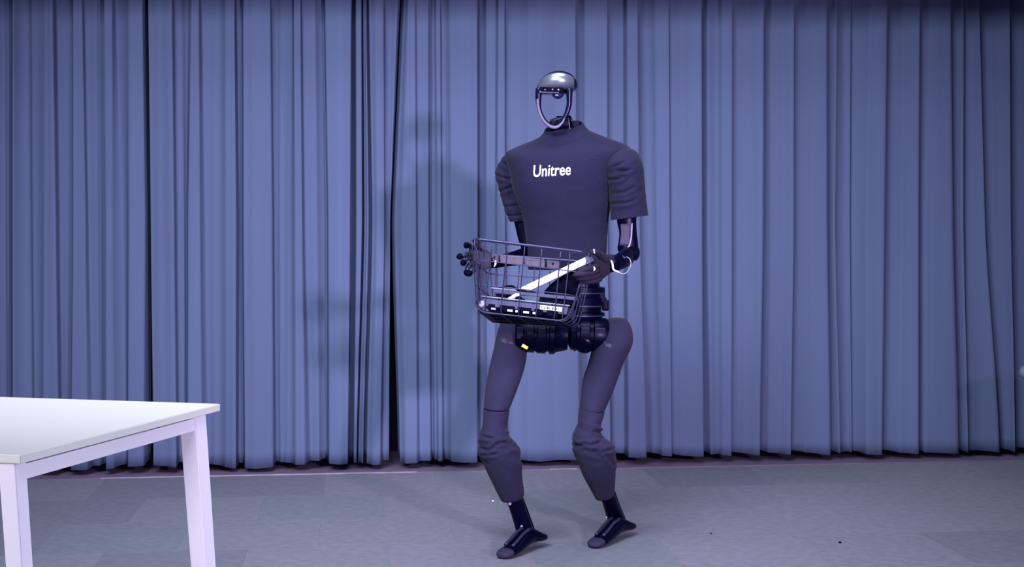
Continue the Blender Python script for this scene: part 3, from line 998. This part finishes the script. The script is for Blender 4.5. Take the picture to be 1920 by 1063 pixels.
# --- right-hand side arm of the picture
AZ = 4.97
ua = [S(1155, 395, 1195, 392, AZ, .036, 2.4), S(1157, 416, 1193, 416, AZ, .038, 2.6), S(1161, 436, 1194, 438, AZ - .005, .036, 2.6), S(1160, 452, 1196, 454, AZ - .01, .036, 2.5), S(1158, 468, 1197, 470, AZ - .015, .036, 2.2), S(1168, 482, 1196, 480, AZ - .02, .030, 2.0)]
uarm = loft('upper_arm', ua, M['black'], robot, seg=28, k=4)
loft('arm_panel', [S(1163, 420, 1181, 420, AZ - .037, .004, 4), S(1164, 440, 1181, 441, AZ - .041, .004, 4), S(1161, 460, 1180, 462, AZ - .045, .004, 4)], M['armpanel'], uarm, seg=20, k=3)
tube('arm_edge', [P(1185, 418, AZ - .036), P(1184, 440, AZ - .040), P(1181, 458, AZ - .048), P(1176, 466, AZ - .05)], 0.0028, M['silver'], uarm, k=3)
# elbow and forearm, coming forward and inward
fa = [((P(1189, 476, AZ - .01)), Vector((.008, .006, .030)), Vector((0.012, 0.034, 0)), 2.0), (P(1183, 479, AZ - .05), Vector((.006, .006, .034)), Vector((0.02, 0.030, 0)), 2.0), (P(1172, 484, AZ - .11), Vector((.004, .0, .034)), Vector((0.028, 0.020, 0)), 2.2),
      (P(1162, 490, AZ - .17), Vector((.003, .0, .030)), Vector((0.026, 0.018, 0)), 2.2), (P(1152, 495, AZ - .22), Vector((.003, 0, .027)), Vector((0.020, 0.014, 0)), 2.2)]
farm = loft('forearm', fa, M['black'], robot, seg=26, k=4)
lathe('elbow_cap', P(1186, 474, AZ - .03), Vector((.9, -.45, 0)), [(-.02, .026), (.012, .028), (.02, .02)], M['black'], farm, seg=26)
box('wrist_block', P(1165, 484, AZ - .175), Vector((.008, .002, -.003)), Vector((0, .006, 0)), Vector((.004, 0, .010)), M['gunmetal'], farm, 0.003)

# --- gloved hand on the basket rim
HZR = 4.70
palm = [(P(1158, 492, 4.79), Vector((.004, 0, .027)), Vector((.010, .022, 0)), 2.2), (P(1148, 494, 4.76), Vector((.004, 0, .031)), Vector((.008, .022, 0)), 2.3), (P(1136, 499, 4.73), Vector((.006, 0, .040)), Vector((.006, .020, 0)), 2.5),
        (P(1126, 504, 4.705), Vector((.006, 0, .044)), Vector((.004, .017, 0)), 2.5), (P(1118, 507, 4.69), Vector((.008, 0, .040)), Vector((.002, .014, 0)), 2.4), (P(1112, 508, 4.68), Vector((.006, 0, .032)), Vector((.0, .009, 0)), 2.2)]
handR = loft('hand', palm, M['glove'], robot, seg=28, k=4)
fing = [  # px chains: base -> tip (x, y, Z)
    ([(1120, 497, 4.675), (1110, 503, 4.635), (1100, 505, 4.60), (1090, 506, 4.585), (1084, 509, 4.59)], .0105),
    ([(1120, 507, 4.675), (1108, 512, 4.625), (1094, 514, 4.585), (1082, 514, 4.575), (1076, 517, 4.585)], .0108),
    ([(1122, 516, 4.68), (1110, 520, 4.635), (1098, 521, 4.60), (1087, 521, 4.59), (1081, 523, 4.60)], .0105),
    ([(1125, 523, 4.69), (1115, 527, 4.65), (1104, 528, 4.62), (1096, 528, 4.615), (1092, 530, 4.62)], .0095)]
for pts, r in fing:
    f_ = tube('finger', [P(*q) for q in pts], [r, r * 1.02, r * .95, r * .88, r * .55], M['glove'], handR, sides=12, k=4)
tube('thumb', [P(1134, 486, 4.72), P(1127, 479, 4.69), P(1119, 474, 4.66), P(1113, 472, 4.64), P(1108, 473, 4.63)], [.016, .0135, .011, .0095, .006], M['glove'], handR, sides=12, k=4)
lathe('glove_ring', P(1112, 504, 4.632), Vector((-.1, -1, 0)), [(0, .008), (.004, .0085), (.008, .006)], M['white'], handR, seg=20)
box('thumb_plate', P(1114, 471, 4.622), Vector((.0018, 0, -.0002)), Vector((0, .002, 0)), Vector((-.001, 0, .0075)), M['white'], handR, 0.001)
tube('wrist_strap', [P(1145.5, 488, 4.728), P(1148.5, 495, 4.724), P(1150, 505, 4.728), P(1155, 508, 4.735), P(1161, 511, 4.745)], [.0022, .0034, .0036, .0034, .0026], M['white'], handR, sides=8, k=4)
tube('cable_loop', [P(1160, 511, 4.745), P(1170, 513.5, 4.74), P(1178, 508, 4.74), P(1182.5, 498, 4.74), P(1182, 488, 4.745), P(1176, 482, 4.76), P(1170, 484, 4.78)], 0.0016, M['silver'], handR, sides=8, k=5)

# --- left-hand side arm: forearm behind the basket, bare mechanical hand
loft('upper_arm', [S(960, 400, 992, 400, 5.12, .03), S(966, 425, 996, 425, 5.10, .03), S(972, 450, 1000, 450, 5.07, .032), S(980, 472, 1002, 470, 5.04, .03)], M['blackmatte'], robot, seg=24, k=3)
fl = [(P(992, 476, 5.03), Vector((0, 0, .032)), Vector((.01, .028, 0)), 2), (P(974, 482, 4.97), Vector((0, 0, .029)), Vector((.01, .026, 0)), 2), (P(955, 486, 4.905), Vector((0, 0, .024)), Vector((.01, .02, 0)), 2), (P(936, 490, 4.86), Vector((0, 0, .022)), Vector((.008, .016, 0)), 2), (P(922, 492, 4.84), Vector((0, 0, .02)), Vector((.008, .014, 0)), 2)]
farmL = loft('forearm', fl, M['black'], robot, seg=24, k=4)
tube('wrist_strap', [P(929, 489, 4.826), P(929, 495, 4.824), P(926, 501, 4.826)], [.003, .0035, .001], M['white'], farmL, sides=8, k=3)
pl = [(P(922, 490, 4.835), Vector((0, 0, .02)), Vector((.006, .014, 0)), 2.4), (P(912, 486, 4.82), Vector((0, 0, .034)), Vector((.006, .014, 0)), 3), (P(900, 483, 4.80), Vector((0, 0, .040)), Vector((.006, .013, 0)), 3), (P(888, 479, 4.78), Vector((0, 0, .034)), Vector((.006, .012, 0)), 3), (P(881, 476, 4.77), Vector((0, 0, .024)), Vector((.004, .010, 0)), 2.4)]
handL = loft('hand', pl, M['greyplate'], robot, seg=26, k=4)
tag(handL, 'bare mechanical hand with black fingertips')


def mech_finger(pts, r):
    ps = [P(*q) for q in pts]
    geo = []
    for i in range(len(ps) - 1):
        geo.append(tube_geo([ps[i], ps[i].lerp(ps[i + 1], .12), ps[i].lerp(ps[i + 1], .88), ps[i + 1]], [r * .7, r, r * .92, r * .65], sides=10))
        d = (ps[i + 1] - ps[i]).normalized().cross(Vector((0, 1, 0.2))).normalized()
        geo.append(lathe_geo(ps[i] - d * r * .95, d, [(0, r * .85), (r * 1.9, r * .85)], 12))
    v, f = join_geo(geo)
    o = mesh_obj('finger', v, f, M['gunmetal'], handL)
    e = ps[-1]
    dr = (ps[-1] - ps[-2]).normalized()
    lathe('fingertip', e - dr * r * .6, dr, [(0, r * .8), (r * .5, r * 1.25), (r * 1.4, r * 1.3), (r * 2.2, r * .7), (r * 2.6, .001)], M['blackmatte'], o, seg=16, sharp=False)
    return o


mech_finger([(893, 466, 4.79), (886, 462, 4.765), (880, 460, 4.75), (876, 460, 4.74)], .0085)
mech_finger([(884, 478, 4.775), (877, 477, 4.75), (870, 479, 4.735), (864, 480.5, 4.73)], .0085)
mech_finger([(884, 484, 4.775), (877, 484, 4.75), (872, 488, 4.735), (870, 491, 4.73)], .0088)
mech_finger([(890, 494, 4.785), (881, 497, 4.76), (877, 503, 4.745), (876, 509, 4.74)], .009)
mech_finger([(898, 498, 4.79), (890, 505, 4.76), (884, 508, 4.745), (881, 511, 4.74)], .009)

# ------------------------------------------------------------------ basket
basket = thing('wire_basket', 'black wire basket with a mauve bracket, held in the hands of the robot', 'basket', P(990, 608, 4.72))
FTL, FTR = P(883, 447, 4.62), P(1104, 474, 4.58)
BTL, BTR = P(912, 477, 4.87), P(1112, 492, 4.83)
FBL, FBR = P(893, 584, 4.65), P(1066, 603, 4.61)
BBL, BBR = P(922, 606, 4.86), P(1086, 614, 4.82)


def B(u, v, w):
    top = FTL.lerp(FTR, u).lerp(BTL.lerp(BTR, u), w)
    bot = FBL.lerp(FBR, u).lerp(BBL.lerp(BBR, u), w)
    return top.lerp(bot, v)


def ring(v, cu=0.10, cw=0.16, inset=0.0, n=6):
    pts = []
    for (cx, cy, a0) in ((1 - cu, cw, -90), (1 - cu, 1 - cw, 0), (cu, 1 - cw, 90), (cu, cw, 180)):
        for i in range(n + 1):
            a = math.radians(a0 + 90 * i / n)
            pts.append(B(cx + cu * math.cos(a), v, cy + cw * math.sin(a)))
    # extra points on the long sides come from the closed tube itself
    return pts


tube('rim', ring(0.0), 0.0050, M['rim'], basket, sides=10, closed=True)
wire_n = 0
for v in (0.285, 0.62):
    tube('wire', ring(v), 0.0019, M['wire'], basket, sides=7, closed=True)
tube('wire', [B(u, v, w) for (u, v, w) in [(0.02, .80, 0), (0.0, .88, 0.0), (0.03, .965, 0), (0.09, .995, 0), (0.2, 1.0, 0), (.4, 1, 0), (.6, 1, 0), (.8, 1, 0), (.91, .995, 0), (.965, .95, 0), (.985, .88, 0), (1.0, .7, 0), (1, .45, 0)]], 0.0024, M['wire'], basket, sides=8, k=3)


def uwire(ut, ub, mm='wire', r=0.0021):
    """front rim -> bottom -> back rim"""
    seq = [(ut, 0, 0), (ut + (ub - ut) * .5, .5, 0), (ub, .90, 0), (ub, .975, .03), (ub, 1.0, .12), (ub, 1.0, .5), (ub, 1.0, .88), (ub, .975, .97), (ub, .9, 1), (ut + (ub - ut) * .5, .5, 1), (ut, 0, 1)]
    tube('wire', [B(*q) for q in seq], r, M[mm], basket, sides=7, k=3)


for ut, ub in ((0.03, 0.03), (.106, .045), (.185, .10), (.32, .27), (.46, .455), (.605, .64), (.765, .835), (.845, .92)):
    uwire(ut, ub)


def swire(w, r=0.0021):
    """left rim -> bottom -> right rim"""
    seq = [(0, 0, w), (0, .5, w), (0, .86, w), (.02, .955, w), (.08, 1.0, w), (.3, 1.0, w), (.7, 1.0, w), (.92, 1.0, w), (.98, .955, w), (1, .86, w), (1, .5, w), (1, 0, w)]
    tube('wire', [B(*q) for q in seq], r, M['wire'], basket, sides=7, k=3)


for w in (0.06, 0.34, 0.62, 0.90):
    swire(w)
# bottom mat
bw = (B(0.5, .985, .5))
mv = [B(u, v, w) for v in (1.0 - .004, 0.965) for (u, w) in ((.06, .08), (.94, .08), (.94, .92), (.06, .92))]
mesh_obj('bottom_mat', mv, [(0, 1, 2, 3), (7, 6, 5, 4), (0, 4, 5, 1), (1, 5, 6, 2), (2, 6, 7, 3), (3, 7, 4, 0)], M['blackmatte'], basket, smooth=False)
# mounting bracket along the back
for (x0_, x1_, nm) in ((919, 935, 0), (937, 981, 1), (983, 1021, 1), (1025, 1048, 0)):
    ya = lambda x: 475.5 + (x - 919) * (489.5 - 475.5) / 129.0
    a, b = P(x0_, ya(x0_) + 7.5, 4.845), P(x1_, ya(x1_) + 7.5, 4.82)
    br = box('bracket', (a + b) / 2, (b - a) / 2, Vector((0, .003, 0)), Vector((0, 0, .0135)), M['bracket'], basket, 0.002)
    if nm == 0:
        lathe('bolt', (a + b) / 2 + Vector((0, -.002, .003)), Vector((0, -1, 0)), [(0, .004), (.004, .004), (.005, .002)], M['black'], br, seg=12)


# ------------------------------------------------------------------ things in the basket
def bbox_at(name, u0, u1, v0, v1, w0, w1, m, parent=None, bev=.003):
    """box whose edges follow the basket's own directions"""
    c = (B((u0 + u1) / 2, (v0 + v1) / 2, (w0 + w1) / 2))
    ax = (B(u1, v1, w0) - B(u0, v1, w0)) / 2
    Zd = (B(.5, 1, .1) - B(.5, 1, .9)); Zd = Zd.normalized()
    ay = Zd * ((B(.5, .9, w1) - B(.5, .9, w0)).length / 2)
    n = ax.cross(ay).normalized()
    az = n * ((B(.5, v1, .5) - B(.5, v0, .5)).length / 2)
    return box(name, c, ax, ay, az, m, parent, bev)


kit = thing('tool_case', 'grey flat case with pale edge and white printed label, in the bottom of the basket', 'case', B(.5, .96, .4))
bbox_at('case_body', .05, .955, .775, .90, .10, .80, M['casegrey'], kit)
bbox_at('pale_edge', .05, .955, .755, .775, .09, .14, M['caselight'], kit, .001)
lb = bbox_at('label_plate', .66, .89, .80, .865, .085, .10, M['white'], kit, .001)
for q in range(7):
    u = .675 + q * .028
    bbox_at('print_mark', u, u + .008 + .006 * (q % 3), .812 + .01 * (q % 2), .850, .081, .085, M['casegrey'], lb, .0003)
for q, (u0, u1) in enumerate(((.12, .19), (.24, .40), (.43, .58), (.61, .70), (.74, .86))):
    bbox_at('clip', u0, u1, .86, .955, .06, .16, M['blackmatte'], kit, .003)
for u0, u1 in ((.155, .205), (.33, .385), (.415, .44), (.50, .56), (.60, .63)):
    bbox_at('latch', u0, u1, .915, .945, .04, .06, M['silver' if u0 < .2 else 'white'], kit, .001)
lathe('end_knob', B(.055, .88, .06), Vector((0, -1, .1)), [(0, .012), (.01, .012), (.014, .008)], M['silver'], kit, seg=20)

tab = thing('grey_tray', 'long grey metal tray lying above the case, behind the wires', 'tray', B(.5, .75, .5))
bbox_at('tray_front', .13, .985, .60, .655, .40, .44, M['casegrey'], tab, .002)
bbox_at('tray_floor', .13, .985, .70, .72, .38, .9, M['blackmatte'], tab, .002)
bbox_at('tray_foot', .15, .40, .655, .74, .42, .6, M['blackmatte'], tab, .002)
bbox_at('glass_plate', .46, .60, .66, .74, .34, .37, M['teal'], tab, .002)
bbox_at('tray_foot', .60, .97, .655, .75, .42, .6, M['blackmatte'], tab, .002)
bbox_at('pale_handle', .10, .36, .575, .60, .40, .46, M['caselight'], tab, .003)
tag(tube('white_cable', [B(.30, .73, .28), B(.34, .72, .26), B(.37, .68, .27), B(.42, .66, .28)], [.003, .007, .006, .004], M['white'], None, sides=8, k=4), 'short white cable lying on the grey case in the basket', 'cable')
tag(tube('black_cable', [B(.16, .55, .6), B(.28, .50, .62), B(.36, .55, .62), B(.50, .57, .62), B(.62, .60, .62)], .004, M['blackmatte'], None, sides=8, k=4), 'black cable along the back of the grey tray', 'cable')
pouch_v, pouch_f = loft_geo([(B(.62, .56, .6), Vector((0, .02, 0)), Vector((0, 0, .006)), 2), (B(.72, .50, .6), Vector((0, .03, 0)), Vector((0, 0, .030)), 2.2), (B(.84, .46, .6), Vector((0, .034, 0)), Vector((0, 0, .045)), 2.4), (B(.94, .46, .6), Vector((0, .03, 0)), Vector((0, 0, .036)), 2.2), (B(.97, .50, .6), Vector((0, .02, 0)), Vector((0, 0, .01)), 2)], seg=24, k=4,
                            disp=lambda t, th, p: fold(p, 30, 30, 30, 2.0, .006))
tag(mesh_obj('black_pouch', pouch_v, pouch_f, M['blackmatte']), 'soft black pouch at the right end of the basket, below the white box', 'pouch')

# long white box leaning across
e0, e1 = P(974, 547, 4.79), P(1106, 485, 4.655)
dirv = (e1 - e0).normalized()
sdv = Vector((0, 1, 0)); sdv = (sdv - dirv * sdv.dot(dirv)).normalized()
nv = dirv.cross(sdv)
wb = thing('white_stick_box', 'long slim white box leaning diagonally across the basket', 'box', e0)
box('box_body', (e0 + e1) / 2, (e1 - e0) / 2 * .97, sdv * .014, nv * .0108, M['white'], wb, .002)
box('end_cap', e1 - dirv * .002, dirv * .005, sdv * .0165, nv * .012, M['caselight'], wb, .001)

# small dark crumb on the carpet at the right
for (x, y, r, lab) in ((1575, 1018, .006, 'tiny dark crumb on the carpet at the lower right'), (1333, 1001, .004, 'smaller dark crumb on the carpet right of the robot')):
    p = gp(x, y)
    o = lathe('crumb', p, up, [(0, r * .8), (r * .4, r), (r * .9, r * .6)], M['blackmatte'], seg=10)
    recentre(o, p)
    tag(o, lab, 'debris')
p = gp(924, 940)
o = lathe('crumb', p, up, [(0, .004), (.002, .005), (.005, .003)], M['white'], seg=10)
recentre(o, p)
tag(o, 'tiny white crumb on the carpet left of the robot shin', 'debris')

# a drum-shaped bin just past the right edge: only the edge of its pale lid shows, its shade falls on the curtain
bc = Vector((2.412, 6.0, 0))
bin_ = thing('drum_bin', 'dark drum bin whose pale rounded lid edge shows at the right border of the photo', 'bin', bc)
lathe('body', bc, up, [(0.0, .155), (0.01, .165), (0.03, .168), (0.25, .172), (0.255, .176), (0.27, .176), (0.275, .172), (0.49, .176), (0.50, .172)], M['blackmatte'], bin_, seg=48)
lid = lathe('lid', bc + up * 0.496, up, [(0.0, .190), (0.006, .199), (0.02, .205), (0.036, .203), (0.05, .192), (0.062, .16), (0.07, .10), (0.072, .02)], M['lidpale'], bin_, seg=48, sharp=False)
tube('handle', [bc + Vector((-.05, 0, .562)), bc + Vector((-.045, 0, .592)), bc + Vector((.045, 0, .592)), bc + Vector((.05, 0, .562))], 0.006, M['black'], lid, k=4)
